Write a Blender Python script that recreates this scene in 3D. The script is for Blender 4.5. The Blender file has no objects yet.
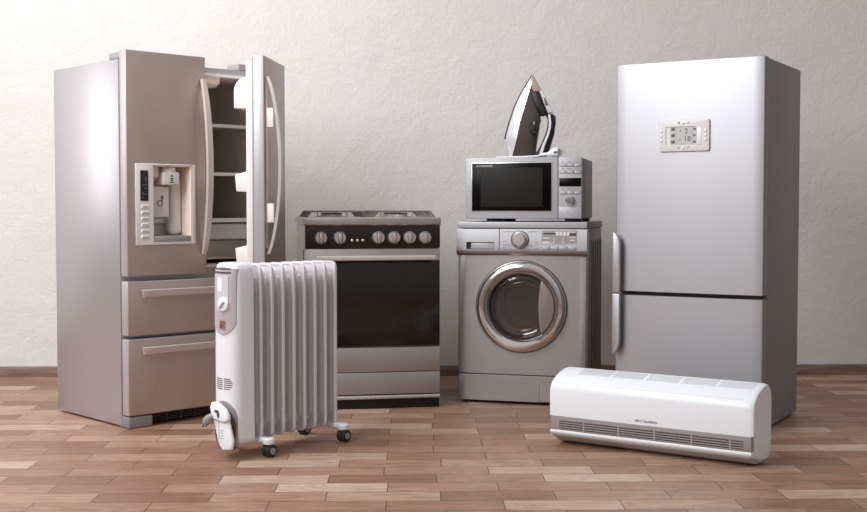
import bpy, bmesh, math, random
from mathutils import Vector, Matrix
C = bpy.context.scene.collection
PI = math.pi
random.seed(4)

# ------------------------------------------------------------------ materials
def srgb(c):
    return tuple(((v/255)/12.92 if v/255 <= .04045 else ((v/255+.055)/1.055)**2.4) for v in c) + (1,)

def mat(name, col, rough=.5, metal=0., spec=.5, coat=0., brushed=None, noise=0., emit=None, alpha=None, trans=0.):
    m = bpy.data.materials.new(name); m.use_nodes = True
    nt = m.node_tree; n = nt.nodes; b = n['Principled BSDF']
    b.inputs['Base Color'].default_value = srgb(col)
    b.inputs['Roughness'].default_value = rough
    b.inputs['Metallic'].default_value = metal
    b.inputs['Specular IOR Level'].default_value = spec
    b.inputs['Coat Weight'].default_value = coat
    b.inputs['Transmission Weight'].default_value = trans
    if emit:
        b.inputs['Emission Color'].default_value = srgb(emit[0]); b.inputs['Emission Strength'].default_value = emit[1]
    tc = n.new('ShaderNodeTexCoord')
    if brushed or noise:
        mp = n.new('ShaderNodeMapping'); nt.links.new(tc.outputs['Object'], mp.inputs['Vector'])
        mp.inputs['Scale'].default_value = brushed if brushed else (60, 60, 60)
        nz = n.new('ShaderNodeTexNoise'); nz.inputs['Scale'].default_value = 1; nz.inputs['Detail'].default_value = 3
        nt.links.new(mp.outputs['Vector'], nz.inputs['Vector'])
        mr = n.new('ShaderNodeMapRange'); mr.inputs['To Min'].default_value = rough-.05; mr.inputs['To Max'].default_value = rough+.07
        nt.links.new(nz.outputs['Fac'], mr.inputs['Value']); nt.links.new(mr.outputs['Result'], b.inputs['Roughness'])
        if brushed:
            mc = n.new('ShaderNodeMix'); mc.data_type = 'RGBA'
            c0 = srgb(col); k = .88
            mc.inputs['A'].default_value = (c0[0]*k, c0[1]*k, c0[2]*k, 1); mc.inputs['B'].default_value = c0
            nt.links.new(nz.outputs['Fac'], mc.inputs['Factor']); nt.links.new(mc.outputs['Result'], b.inputs['Base Color'])
        else:
            bp = n.new('ShaderNodeBump'); bp.inputs['Strength'].default_value = noise; bp.inputs['Distance'].default_value = .001
            nt.links.new(nz.outputs['Fac'], bp.inputs['Height']); nt.links.new(bp.outputs['Normal'], b.inputs['Normal'])
    return m

BR = (160, 160, 2)
BRH = (2, 2, 200)
M = {
 'steel_warm': mat('brushed_steel_warm', (196, 180, 170), .42, .66, brushed=BR),
 'steel_side': mat('painted_steel_side', (190, 187, 192), .36, .68),
 'steel_edge': mat('painted_door_edge', (184, 180, 184), .36, .4),
 'steel': mat('brushed_steel', (186, 180, 178), .38, .8, brushed=BR),
 'steel_cool': mat('satin_silver', (186, 186, 190), .42, .82),
 'silver_paint': mat('silver_paint', (168, 164, 164), .38, .6, noise=.03),
 'panel_silver': mat('panel_silver', (176, 176, 180), .42, .2, noise=.03),
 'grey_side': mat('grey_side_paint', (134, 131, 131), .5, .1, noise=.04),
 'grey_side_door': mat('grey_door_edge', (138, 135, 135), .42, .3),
 'handle_light': mat('handle_satin', (214, 205, 200), .33, .45, noise=.02),
 'bronze': mat('bronze_trim', (132, 112, 104), .35, .4),
 'chrome': mat('chrome', (226, 222, 220), .09, 1.),
 'chrome_soft': mat('soft_chrome', (214, 210, 208), .26, .75),
 'black_glass': mat('oven_black_glass', (26, 20, 18), .12, 0, .5, noise=0),
 'black_panel': mat('black_panel', (32, 20, 16), .25),
 'oven_window': mat('oven_inner_window', (20, 15, 13), .18),
 'mw_black': mat('microwave_black_glass', (3, 2, 2), .3, spec=.15),
 'mw_mesh': mat('microwave_window_mesh', (38, 35, 34), .5, spec=.15),
 'black_plastic': mat('black_plastic', (20, 18, 18), .35, spec=.35),
 'dark_grey': mat('dark_grey_plastic', (78, 73, 71), .4, noise=.03),
 'rubber': mat('rubber', (34, 31, 31), .65),
 'white': mat('white_plastic', (234, 237, 242), .32),
 'white_warm': mat('warm_white_plastic', (236, 230, 228), .35, noise=.02),
 'enamel': mat('radiator_enamel', (218, 215, 219), .34),
 'cover_white': mat('radiator_cover_white', (228, 229, 235), .35),
 'panel_white': mat('dispenser_white', (226, 219, 214), .4),
 'liner': mat('fridge_liner', (243, 228, 216), .5),
 'shelf_glass': mat('frosted_shelf', (196, 188, 182), .3),
 'mauve': mat('mauve_plastic', (180, 170, 176), .22, coat=.5),
 'mauve_light': mat('light_mauve_plastic', (206, 199, 207), .15, coat=.5),
 'grey_mid': mat('mid_grey_plastic', (150, 145, 144), .4),
 'ac_grey': mat('air_unit_grey', (158, 153, 153), .4),
 'ac_lip': mat('air_unit_lip', (216, 215, 218), .35),
 'dark_slot': mat('slot_dark', (58, 53, 52), .7),
 'lcd': mat('lcd_grey', (190, 190, 190), .3),
 'lcd_mark': mat('lcd_mark', (62, 62, 64), .5),
 'display_dark': mat('display_dark', (42, 32, 28), .3),
 'display_cyan': mat('display_cyan', (92, 104, 108), .4),
 'orange': mat('orange_switch', (150, 88, 56), .4),
 'print_grey': mat('print_grey', (138, 137, 140), .5),
 'print_dark': mat('print_dark', (70, 66, 66), .5),
 'print_white': mat('print_white', (220, 218, 214), .5),
 'iron_grey': mat('iron_grey', (86, 80, 78), .3, .2),
 'iron_silver': mat('iron_silver', (232, 232, 238), .25, .35),
 'iron_pink': mat('iron_tinted_nose', (176, 154, 150), .25),
 'tank': mat('tinted_tank', (120, 116, 114), .12, trans=.3),
 'drum_glass': mat('drum_bowl_glass', (160, 148, 143), .03, .0, .8, trans=.92),
 'drum_dark': mat('drum_seal', (48, 42, 41), .4),
 'drum_steel': mat('drum_steel', (170, 160, 155), .28, .85),
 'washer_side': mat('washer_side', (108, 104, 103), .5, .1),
 'grate_grey': mat('grate_enamel', (112, 104, 101), .4),
 'pull_grey': mat('pull_grey', (140, 127, 121), .35, .3),
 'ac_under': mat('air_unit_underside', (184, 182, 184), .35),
 'cream': mat('display_frame', (222, 220, 219), .4),
}

def wall_mat():
    m = bpy.data.materials.new('plaster_wall'); m.use_nodes = True
    nt = m.node_tree; n = nt.nodes; L = nt.links; b = n['Principled BSDF']
    b.inputs['Roughness'].default_value = .85; b.inputs['Specular IOR Level'].default_value = .2
    tc = n.new('ShaderNodeTexCoord')
    n1 = n.new('ShaderNodeTexNoise'); n1.inputs['Scale'].default_value = 3.2; n1.inputs['Detail'].default_value = 8; n1.inputs['Roughness'].default_value = .62; n1.inputs['Distortion'].default_value = .6
    n2 = n.new('ShaderNodeTexNoise'); n2.inputs['Scale'].default_value = 26; n2.inputs['Detail'].default_value = 6; n2.inputs['Roughness'].default_value = .65; n2.inputs['Distortion'].default_value = 1.2
    v = n.new('ShaderNodeTexNoise'); v.noise_type = 'RIDGED_MULTIFRACTAL'; v.inputs['Scale'].default_value = 4.5; v.inputs['Detail'].default_value = 5; v.inputs['Distortion'].default_value = .8
    for x in (n1, n2, v): L.new(tc.outputs['Object'], x.inputs['Vector'])
    a = n.new('ShaderNodeMath'); a.operation = 'MULTIPLY'; a.inputs[1].default_value = .35; L.new(n2.outputs['Fac'], a.inputs[0])
    a2 = n.new('ShaderNodeMath'); a2.operation = 'ADD'; L.new(n1.outputs['Fac'], a2.inputs[0]); L.new(a.outputs[0], a2.inputs[1])
    vr = n.new('ShaderNodeMapRange'); vr.inputs['From Min'].default_value = 1.1; vr.inputs['From Max'].default_value = 1.9; vr.inputs['To Max'].default_value = .25
    L.new(v.outputs['Fac'], vr.inputs['Value'])
    a3 = n.new('ShaderNodeMath'); a3.operation = 'SUBTRACT'; L.new(a2.outputs[0], a3.inputs[0]); L.new(vr.outputs['Result'], a3.inputs[1])
    bp = n.new('ShaderNodeBump'); bp.inputs['Strength'].default_value = .62; bp.inputs['Distance'].default_value = .018
    L.new(a3.outputs[0], bp.inputs['Height']); L.new(bp.outputs['Normal'], b.inputs['Normal'])
    cr = n.new('ShaderNodeMix'); cr.data_type = 'RGBA'; cr.inputs['A'].default_value = srgb((214, 210, 208)); cr.inputs['B'].default_value = srgb((227, 224, 222))
    L.new(n1.outputs['Fac'], cr.inputs['Factor']); L.new(cr.outputs['Result'], b.inputs['Base Color'])
    return m

PW, PL, PX0, PY0 = .1201, .3581, -.4341, 3.6273
def floor_mat():
    m = bpy.data.materials.new('plank_floor'); m.use_nodes = True
    nt = m.node_tree; n = nt.nodes; L = nt.links; b = n['Principled BSDF']
    def math_(op, a, b_=None, c=None):
        x = n.new('ShaderNodeMath'); x.operation = op
        for i, v in enumerate((a, b_, c)):
            if v is None: continue
            if isinstance(v, (int, float)): x.inputs[i].default_value = v
            else: L.new(v, x.inputs[i])
        return x.outputs[0]
    tc = n.new('ShaderNodeTexCoord'); sp = n.new('ShaderNodeSeparateXYZ'); L.new(tc.outputs['Object'], sp.inputs[0])
    X, Y = sp.outputs['X'], sp.outputs['Y']
    v = math_('DIVIDE', math_('SUBTRACT', Y, PY0), PW)
    row = math_('FLOOR', v); fv = math_('SUBTRACT', v, row)
    odd = math_('SUBTRACT', row, math_('MULTIPLY', math_('FLOOR', math_('MULTIPLY', row, .5)), 2))
    even_shift = math_('MULTIPLY', math_('SUBTRACT', 1, odd), .5)
    wn = n.new('ShaderNodeTexWhiteNoise'); wn.noise_dimensions = '1D'; L.new(row, wn.inputs['W'])
    jit = math_('MULTIPLY', math_('SUBTRACT', wn.outputs['Value'], .5), .07)
    u = math_('ADD', math_('SUBTRACT', math_('DIVIDE', math_('SUBTRACT', X, PX0), PL), even_shift), jit)
    col = math_('FLOOR', u); fu = math_('SUBTRACT', u, col)
    cid = n.new('ShaderNodeCombineXYZ'); L.new(row, cid.inputs[0]); L.new(col, cid.inputs[1])
    w2 = n.new('ShaderNodeTexWhiteNoise'); w2.noise_dimensions = '2D'; L.new(cid.outputs[0], w2.inputs['Vector'])
    # plank tone
    ramp = n.new('ShaderNodeValToRGB'); L.new(w2.outputs['Value'], ramp.inputs[0])
    e = ramp.color_ramp.elements; e[0].position = 0; e[0].color = srgb((132, 95, 74)); e[1].position = 1; e[1].color = srgb((194, 166, 147))
    for p, c in ((.3, (150, 113, 91)), (.65, (165, 129, 107)), (.85, (176, 143, 122))):
        q = ramp.color_ramp.elements.new(p); q.color = srgb(c)
    # grain
    off = n.new('ShaderNodeCombineXYZ')
    L.new(math_('ADD', math_('MULTIPLY', X, 1.0), math_('MULTIPLY', w2.outputs['Value'], 37.)), off.inputs[0])
    L.new(math_('ADD', math_('MULTIPLY', Y, 14.), math_('MULTIPLY', w2.outputs['Value'], 91.)), off.inputs[1])
    g = n.new('ShaderNodeTexNoise'); g.inputs['Scale'].default_value = 5; g.inputs['Detail'].default_value = 6; g.inputs['Roughness'].default_value = .6; g.inputs['Distortion'].default_value = .5
    L.new(off.outputs[0], g.inputs['Vector'])
    off2 = n.new('ShaderNodeVectorMath'); off2.operation = 'MULTIPLY'; off2.inputs[1].default_value = (1, .35, 1); L.new(off.outputs[0], off2.inputs[0])
    wv = n.new('ShaderNodeTexNoise'); wv.inputs['Scale'].default_value = 2.2; wv.inputs['Detail'].default_value = 2; wv.inputs['Distortion'].default_value = 1.5
    L.new(off2.outputs[0], wv.inputs['Vector'])
    bands = math_('ABSOLUTE', math_('SINE', math_('MULTIPLY', wv.outputs['Fac'], 26.)))
    gs = math_('ADD', math_('MULTIPLY', g.outputs['Fac'], .75), math_('MULTIPLY', bands, .14))
    gr = n.new('ShaderNodeMapRange'); gr.inputs['From Min'].default_value = .30; gr.inputs['From Max'].default_value = .62; gr.inputs['To Min'].default_value = .62; gr.inputs['To Max'].default_value = 1.3
    L.new(gs, gr.inputs['Value'])
    mul = n.new('ShaderNodeMix'); mul.data_type = 'RGBA'; mul.blend_type = 'MULTIPLY'; mul.inputs['Factor'].default_value = 1
    L.new(ramp.outputs[0], mul.inputs['A'])
    cc = n.new('ShaderNodeCombineColor')
    for i in range(3): L.new(math_('POWER', gr.outputs['Result'], (.85, 1., 1.12)[i]), cc.inputs[i])
    L.new(cc.outputs[0], mul.inputs['B'])
    # seams
    du = math_('MULTIPLY', math_('MINIMUM', fu, math_('SUBTRACT', 1, fu)), PL)
    dv = math_('MULTIPLY', math_('MINIMUM', fv, math_('SUBTRACT', 1, fv)), PW)
    d = math_('MINIMUM', du, dv)
    s = n.new('ShaderNodeMapRange'); s.inputs['From Min'].default_value = .0006; s.inputs['From Max'].default_value = .0022; L.new(d, s.inputs['Value'])
    mx = n.new('ShaderNodeMix'); mx.data_type = 'RGBA'; mx.inputs['A'].default_value = srgb((72, 52, 42)); L.new(s.outputs['Result'], mx.inputs['Factor'])
    L.new(mul.outputs['Result'], mx.inputs['B']); L.new(mx.outputs['Result'], b.inputs['Base Color'])
    rr = n.new('ShaderNodeMapRange'); rr.inputs['To Min'].default_value = .34; rr.inputs['To Max'].default_value = .5; L.new(g.outputs['Fac'], rr.inputs['Value'])
    L.new(rr.outputs['Result'], b.inputs['Roughness'])
    bp = n.new('ShaderNodeBump'); bp.inputs['Strength'].default_value = .5; bp.inputs['Distance'].default_value = .002
    L.new(math_('ADD', s.outputs['Result'], math_('MULTIPLY', g.outputs['Fac'], .25)), bp.inputs['Height']); L.new(bp.outputs['Normal'], b.inputs['Normal'])
    return m

def trim_mat():
    m = bpy.data.materials.new('walnut_baseboard'); m.use_nodes = True
    nt = m.node_tree; n = nt.nodes; L = nt.links; b = n['Principled BSDF']; b.inputs['Roughness'].default_value = .45
    tc = n.new('ShaderNodeTexCoord'); mp = n.new('ShaderNodeMapping'); mp.inputs['Scale'].default_value = (2.5, 30, 30); L.new(tc.outputs['Object'], mp.inputs[0])
    g = n.new('ShaderNodeTexNoise'); g.inputs['Scale'].default_value = 2; g.inputs['Detail'].default_value = 5; L.new(mp.outputs[0], g.inputs['Vector'])
    r = n.new('ShaderNodeValToRGB'); L.new(g.outputs['Fac'], r.inputs[0]); r.color_ramp.elements[0].position = .3; r.color_ramp.elements[0].color = srgb((96, 72, 60)); r.color_ramp.elements[1].position = .7; r.color_ramp.elements[1].color = srgb((140, 112, 98))
    L.new(r.outputs[0], b.inputs['Base Color']); return m

# ------------------------------------------------------------------ mesh tools
class MB:
    def __init__(s): s.bm = bmesh.new()
    def _add(s, verts, faces, bev=0, seg=2, mtx=None):
        t = bmesh.new(); vs = [t.verts.new(v) for v in verts]
        for f in faces:
            try: t.faces.new([vs[i] for i in f])
            except ValueError: pass
        bmesh.ops.recalc_face_normals(t, faces=t.faces)
        if bev > 0:
            ed = [e for e in t.edges if len(e.link_faces) == 2 and e.calc_face_angle(0) > .6]
            bmesh.ops.bevel(t, geom=ed, offset=bev, segments=seg, profile=.5, affect='EDGES', clamp_overlap=True)
        if mtx is not None: bmesh.ops.transform(t, matrix=mtx, verts=t.verts)
        me = bpy.data.meshes.new('tmp'); t.to_mesh(me); s.bm.from_mesh(me); bpy.data.meshes.remove(me); t.free()
        return s
    def box(s, x0, x1, y0, y1, z0, z1, bev=0, seg=2, mtx=None):
        v = [(x, y, z) for x in (x0, x1) for y in (y0, y1) for z in (z0, z1)]
        f = [(0, 1, 3, 2), (4, 6, 7, 5), (0, 4, 5, 1), (2, 3, 7, 6), (0, 2, 6, 4), (1, 5, 7, 3)]
        return s._add(v, f, bev, seg, mtx)
    def prism(s, poly, axis, lo, hi, bev=0, seg=2, mtx=None):
        def p(u, w, t): return {'x': (t, u, w), 'y': (u, t, w), 'z': (u, w, t)}[axis]
        n = len(poly)
        v = [p(u, w, lo) for u, w in poly] + [p(u, w, hi) for u, w in poly]
        f = [tuple(range(n)), tuple(range(2*n-1, n-1, -1))] + [(i, (i+1) % n, n+(i+1) % n, n+i) for i in range(n)]
        return s._add(v, f, bev, seg, mtx)
    def lathe(s, prof, c, axis='y', seg=32, mtx=None, closed=False):
        # prof: (r, h) along axis
        v = []; f = []
        for r, h in prof:
            for k in range(seg):
                a = 2*PI*k/seg; ca, sa = r*math.cos(a), r*math.sin(a)
                q = {'y': (ca, h, sa), 'z': (ca, sa, h), 'x': (h, ca, sa)}[axis]
                v.append((c[0]+q[0], c[1]+q[1], c[2]+q[2]))
        m = len(prof); R = m if closed else m-1
        for i in range(R):
            for k in range(seg):
                a, b_ = i*seg+k, i*seg+(k+1) % seg; j = (i+1) % m
                f.append((a, b_, j*seg+(k+1) % seg, j*seg+k))
        if not closed:
            if prof[0][0] > 1e-6: f.append(tuple(range(seg)))
            if prof[-1][0] > 1e-6: f.append(tuple(range((m-1)*seg, m*seg)))
        s._add(v, f, mtx=mtx); bmesh.ops.remove_doubles(s.bm, verts=s.bm.verts, dist=1e-6); return s
    def cyl(s, c, r, h0, h1, axis='y', seg=24, bev=0, mtx=None):
        if bev: pr = [(r-bev, h0), (r-.3*bev, h0+.3*bev), (r, h0+bev), (r, h1-bev), (r-.3*bev, h1-.3*bev), (r-bev, h1)]
        else: pr = [(r, h0), (r, h1)]
        return s.lathe(pr, c, axis, seg, mtx)
    def loft(s, rings, cap=True, bev=0):
        n = len(rings[0]); v = [p for r in rings for p in r]; f = []
        for i in range(len(rings)-1):
            for k in range(n): f.append((i*n+k, i*n+(k+1) % n, (i+1)*n+(k+1) % n, (i+1)*n+k))
        if cap: f.append(tuple(range(n))); f.append(tuple(range((len(rings)-1)*n, len(rings)*n)))
        return s._add(v, f, bev)
    def tube(s, pts, r, seg=10):
        P = [Vector(p) for p in pts]; rings = []
        up = None
        for i, p in enumerate(P):
            d = (P[min(i+1, len(P)-1)]-P[max(i-1, 0)]).normalized()
            if up is None: up = Vector((0, 0, 1)) if abs(d.z) < .9 else Vector((1, 0, 0))
            a = d.cross(up).normalized(); b_ = a.cross(d).normalized(); up = b_
            rr = r[i] if isinstance(r, (list, tuple)) else r
            rings.append([tuple(p+a*rr*math.cos(2*PI*k/seg)+b_*rr*math.sin(2*PI*k/seg)) for k in range(seg)])
        return s.loft(rings)
    def build(s, name, m, parent=None, ang=35, loc=None, rotz=None):
        bm = s.bm; bmesh.ops.recalc_face_normals(bm, faces=bm.faces)
        me = bpy.data.meshes.new(name); bm.to_mesh(me); bm.free()
        me.materials.append(M[m] if isinstance(m, str) else m)
        for p in me.polygons: p.use_smooth = True
        me.set_sharp_from_angle(angle=math.radians(ang))
        o = bpy.data.objects.new(name, me); C.objects.link(o)
        if parent: o.parent = parent
        if loc: o.location = loc
        if rotz is not None: o.rotation_euler = (0, 0, rotz)
        return o

def box(*a, **k): return MB().box(*a, **k)

def edge_mat(o, m):   # the painted edges of a steel-skinned door
    o.data.materials.append(M[m])
    for p in o.data.polygons:
        if abs(p.normal.y) < .6: p.material_index = 1
    return o

def cut(o, *cutters):
    for mb in cutters:
        me = bpy.data.meshes.new('cut'); bmesh.ops.recalc_face_normals(mb.bm, faces=mb.bm.faces); mb.bm.to_mesh(me); mb.bm.free()
        c = bpy.data.objects.new('cut', me); C.objects.link(c)
        par = o.parent; mw = (o.location.copy(), o.rotation_euler.copy())
        o.parent = None; o.location = (0, 0, 0); o.rotation_euler = (0, 0, 0)
        md = o.modifiers.new('b', 'BOOLEAN'); md.operation = 'DIFFERENCE'; md.solver = 'EXACT'; md.object = c
        bpy.context.view_layer.update()
        dg = bpy.context.evaluated_depsgraph_get()
        nm = bpy.data.meshes.new_from_object(o.evaluated_get(dg))
        old = o.data; o.modifiers.clear(); o.data = nm; nm.name = o.name
        nm.set_sharp_from_angle(angle=math.radians(35))
        bpy.data.objects.remove(c); bpy.data.meshes.remove(me); bpy.data.meshes.remove(old)
        o.parent = par; o.location, o.rotation_euler = mw
    return o

def text(name, s, size, x, y, z, m, parent, shear=0, width=None, depth=.0004, tilt=0, align='LEFT'):
    cu = bpy.data.curves.new('t', 'FONT'); cu.body = s; cu.size = size; cu.shear = shear; cu.extrude = depth; cu.align_x = align; cu.resolution_u = 2
    to = bpy.data.objects.new('t', cu); C.objects.link(to); bpy.context.view_layer.update()
    me = bpy.data.meshes.new_from_object(to.evaluated_get(bpy.context.evaluated_depsgraph_get()))
    bpy.data.objects.remove(to); bpy.data.curves.remove(cu); me.materials.clear(); me.materials.append(M[m])
    if width:
        w = max(v.co.x for v in me.vertices)-min(v.co.x for v in me.vertices)
        for v in me.vertices: v.co.x *= width/w
    o = bpy.data.objects.new(name, me); C.objects.link(o); me.name = name
    o.parent = parent; o.location = (x, y, z); o.rotation_euler = (PI/2+tilt, 0, 0)
    return o

def thing(name, label, cat, loc, rz=0, group=None):
    o = bpy.data.objects.new(name, None); C.objects.link(o); o.location = loc; o.rotation_euler = (0, 0, rz); o.empty_display_size = .1
    o['label'] = label; o['category'] = cat
    if group: o['group'] = group
    return o
def struct(o): o['kind'] = 'structure'; return o

def rrect(x0, x1, z0, z1, r, n=5):
    out = []
    for cx, cz, a0 in ((x1-r, z1-r, 0), (x0+r, z1-r, 90), (x0+r, z0+r, 180), (x1-r, z0+r, 270)):
        for k in range(n+1):
            a = math.radians(a0+90*k/n); out.append((cx+r*math.cos(a), cz+r*math.sin(a)))
    return out

# ------------------------------------------------------------------ setting
WY = 6.362
struct(box(-6, 6, -3.5, WY+.2, -.1, 0).build('floor', floor_mat()))
struct(box(-6, 6, WY, WY+.2, 0, 3.4).build('wall_back', wall_mat()))
bb = MB().prism([(WY-.016, 0), (WY-.016, .046), (WY-.012, .0535), (WY-.006, .056), (WY, .056), (WY, 0)], 'x', -6, 6)
struct(bb.build('baseboard_back', trim_mat()))

# ------------------------------------------------------------------ french door refrigerator
def french_fridge():
    W, LW, D, T = .7612, .3806, .5658, .0548
    t = thing('french_door_refrigerator', 'tall stainless french door refrigerator at the left with its right door swung open', 'refrigerator', (-1.1357, 4.8269, 0), .7459)
    y1 = T+D
    cab = box(0, W, T+.004, y1, .008, 1.5046, .003).build('cabinet', 'steel_side', t)
    cut(cab, box(.028, W-.028, -.1, y1-.05, .652, 1.474), box(.02, W-.02, -.1, T+.05, -.02, .05))
    # inner liner, open at the front
    lx0, lx1, lz0, lz1, ly1 = .0285, W-.0285, .6525, 1.4735, y1-.0505
    mb = MB()
    mb.box(lx0, lx0+.004, T+.002, ly1, lz0, lz1).box(lx1-.004, lx1, T+.002, ly1, lz0, lz1)
    mb.box(lx0, lx1, T+.002, ly1, lz1-.004, lz1).box(lx0, lx1, T+.002, ly1, lz0, lz0+.004).box(lx0, lx1, ly1-.004, ly1, lz0, lz1)
    ln = mb.build('inner_liner', 'liner', t)
    fl = MB()   # pale front rim of the liner
    fl.box(.016, W-.016, T-.001, T+.008, 1.4665, 1.479, .002).box(.016, W-.016, T-.001, T+.008, .645, .657, .002)
    fl.box(.016, .03, T-.001, T+.008, .657, 1.4665).box(W-.03, W-.016, T-.001, T+.008, .657, 1.4665)
    fl.build('liner_rim', 'white_warm', t)
    for z in (1.266, 1.054):
        s = box(lx0+.005, lx1-.005, .12, ly1-.005, z-.006, z).build('shelf', 'shelf_glass', t)
        box(lx0+.004, lx1-.004, .104, .12, z-.012, z+.003, .002).build('shelf_trim', 'white_warm', s)
    s = box(lx0+.005, lx1-.005, .12, ly1-.005, .846, .852).build('shelf', 'shelf_glass', t)
    box(lx0+.004, lx1-.004, .1, .12, .838, .856, .002).build('shelf_trim', 'white_warm', s)
    dw = MB()
    for x0, x1 in ((lx0+.012, W/2-.006), (W/2+.006, lx1-.012)):
        c = MB(); c.prism([(.105, .765), (.11, .832), (.135, .832), (.13, .76)], 'x', x0, x1, .004)
        c.box(x0, x1, .13, ly1-.03, .675, .685).box(x0, x0+.006, .13, ly1-.03, .675, .83).box(x1-.006, x1, .13, ly1-.03, .675, .83)
        c.prism([(.172, .68), (.168, .755), (.178, .762), (.182, .675)], 'x', x0, x1)
        c.build('crisper_drawer', 'shelf_glass', t)
    MB().prism([(T+.02, 1.4695), (T+.02, 1.44), (T+.05, 1.425), (T+.17, 1.425), (T+.2, 1.4695)], 'x', .2, .5, .004).build('interior_lamp_cover', 'liner', t)
    # hinge covers
    box(.004, .075, T-.002, T+.085, 1.5048, 1.5345, .006, 3).build('hinge_cover', 'grey_mid', t)
    box(W-.17, W-.01, T+.012, .16, 1.5046, 1.535, .006, 3).build('hinge_cover', 'grey_mid', t)
    # left door with dispenser
    z0, z1 = .622, 1.5389
    d = box(.0, LW-.003, 0, T-.004, z0, z1, .005, 3).build('door', 'steel_warm', t)
    cut(d, box(.118, .302, -.05, .2, .757, 1.076))
    edge_mat(d, 'steel_edge')
    fr = box(.0385, .321, -.006, -.0003, .749, 1.0825, .0025).build('dispenser_panel', 'panel_white', d)
    cut(fr, box(.117, .303, -.05, .05, .756, 1.077))
    hs = MB(); hx0, hx1, hz0, hz1, hy = .1185, .3015, .7575, 1.0755, .118
    hs.box(hx0, hx0+.003, -.004, hy, hz0, hz1).box(hx1-.003, hx1, -.004, hy, hz0, hz1).box(hx0, hx1, -.004, hy, hz1-.003, hz1).box(hx0, hx1, -.004, hy, hz0, hz0+.003).box(hx0, hx1, hy-.003, hy, hz0, hz1)
    hs.prism([(.03, 1.072), (.03, 1.03), (.115, .985), (.115, 1.072)], 'x', hx0+.003, .165)
    hs.build('dispenser_recess', 'liner', d)
    box(.236, .2985, .06, .114, .785, 1.03, .02, 4).build('dispenser_column', 'panel_white', d)
    box(.121, .299, -.0045, .112, .7605, .7855, .003).build('drip_tray', 'grey_mid', d)
    nz = MB().cyl((.215, .035, 0), .03, 1.045, 1.071, 'z', 24, .004).box(.172, .25, .004, .06, .996, 1.05, .006, 3).build('dispenser_nozzle', 'panel_white', d)
    text('cube_symbol', '\u2302', .03, .2, .0035, 1.01, 'print_dark', nz) if False else None
    g = MB()
    for x, z, w, h in ((.208, 1.03, .008, .008), (.204, 1.021, .016, .004), (.208, 1.012, .008, .006), (.2, 1.006, .024, .003)): g.box(x, x+w, .0028, .0042, z, z+h)
    g.build('nozzle_symbol', 'print_dark', nz)
    pd = box(.13, .216, .034, .046, .862, .99, .004).build('dispenser_paddle', 'panel_white', d, loc=None)
    g = MB(); g.lathe([(.0105, .0325), (.0135, .0325), (.0135, .0345), (.0105, .0345)], (.172, 0, .92), 'y', 16, closed=True)
    g.box(.181, .185, .0325, .0345, .93, .952).lathe([(.004, .0325), (.006, .0325), (.006, .0345), (.004, .0345)], (.184, 0, .945), 'y', 12, closed=True)
    g.build('paddle_symbol', 'print_dark', pd)
    dp = box(.0585, .094, -.0085, -.0055, .93, 1.054, .001).build('display', 'display_dark', d)
    g = MB()
    for x, z, w, h in ((.074, 1.02, .014, .0025), (.078, 1.01, .008, .006), (.07, .992, .016, .005), (.076, .978, .008, .006), (.066, .955, .006, .008), (.076, .956, .01, .004), (.066, .94, .008, .005)): g.box(x, x+w, -.0092, -.0083, z, z+h)
    g.build('display_digits', 'display_cyan', dp)
    for k in range(6):
        z = .906-.0247*k
        b = box(.061, .0945, -.0095, -.0055, z-.0065, z+.0065, .0025, 3).build('button', 'white_warm', d)
        box(.068, .088, -.0099, -.0092, z-.002, z+.002).build('button_print', 'print_grey', b)
    # bowed handle
    def bow(y_sign, x, zb, zt, out, w, th, n=20):
        rings = []
        for i in range(n+1):
            s = i/n; z = zb+(zt-zb)*s; o = out*(1-(2*s-1)**2)**.8 if 0 < s < 1 else 0
            ww = w*(.62+.38*math.sin(PI*s)**.4)
            yo = y_sign*(o+.004)
            rings.append([(x-ww/2, yo, z), (x-ww/2+.002, yo+y_sign*th, z), (x+ww/2-.002, yo+y_sign*th, z), (x+ww/2, yo, z)])
        return MB().loft(rings)
    h = bow(-1, .358, .706, 1.443, .05, .03, .013); h.build('handle', 'handle_light', d)
    # open right door
    r = MB().box(0, LW, -T+.006, 0, z0, z1, .005, 3).build('door', 'steel_warm', t, loc=(.8056, .0151, 0), rotz=-2.442)
    edge_mat(r, 'steel_edge')
    g = MB()
    for a in ((.008, LW-.008, .008, .02, 0, 0),): pass
    yl = -T+.006
    g.box(.008, LW-.008, yl-.006, yl, z0+.01, z1-.012, .001); g.build('door_gasket', 'grey_mid', r)
    g = MB().box(.014, LW-.014, yl-.014, yl-.006, z0+.016, z1-.02, .002)
    g.box(.014, .03, yl-.034, yl-.012, z0+.016, z1-.02, .004, 3).box(LW-.03, LW-.014, yl-.034, yl-.012, z0+.016, z1-.02, .004, 3)
    g.box(.03, LW-.03, yl-.034, yl-.012, z1-.038, z1-.02, .004, 3).box(.03, LW-.03, yl-.034, yl-.012, z0+.016, z0+.032, .004, 3)
    g.build('door_liner', 'white_warm', r)
    yi = yl-.012
    def bin_(za, zb, rounded=False):
        if rounded:
            p = [(yi, za), (yi-.078, za+.004), (yi-.078, zb-.06)]
            for k in range(1, 7):
                a = PI/2*k/6; p.append((yi-.078+.055*(1-math.cos(a)), zb-.06+.06*math.sin(a)))
            p.append((yi, zb))
        else: p = [(yi, za), (yi-.07, za+.003), (yi-.076, zb-.02), (yi, zb)]
        return MB().prism(p, 'x', .032, LW-.032, .002)
    bin_(1.318, 1.452, True).build('door_bin', 'white_warm', r)
    bin_(.968, 1.062).build('door_bin', 'white_warm', r)
    bin_(.66, .75).build('door_bin', 'white_warm', r)
    hx = LW-.024
    hd = bow(1, hx, .706, 1.452, .052, .026, .012).build('handle', 'handle_light', r)
    g = MB().box(hx-.012, hx+.008, 0, .006, .73, 1.43, .002); g.build('handle_strap', 'handle_light', hd)
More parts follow.
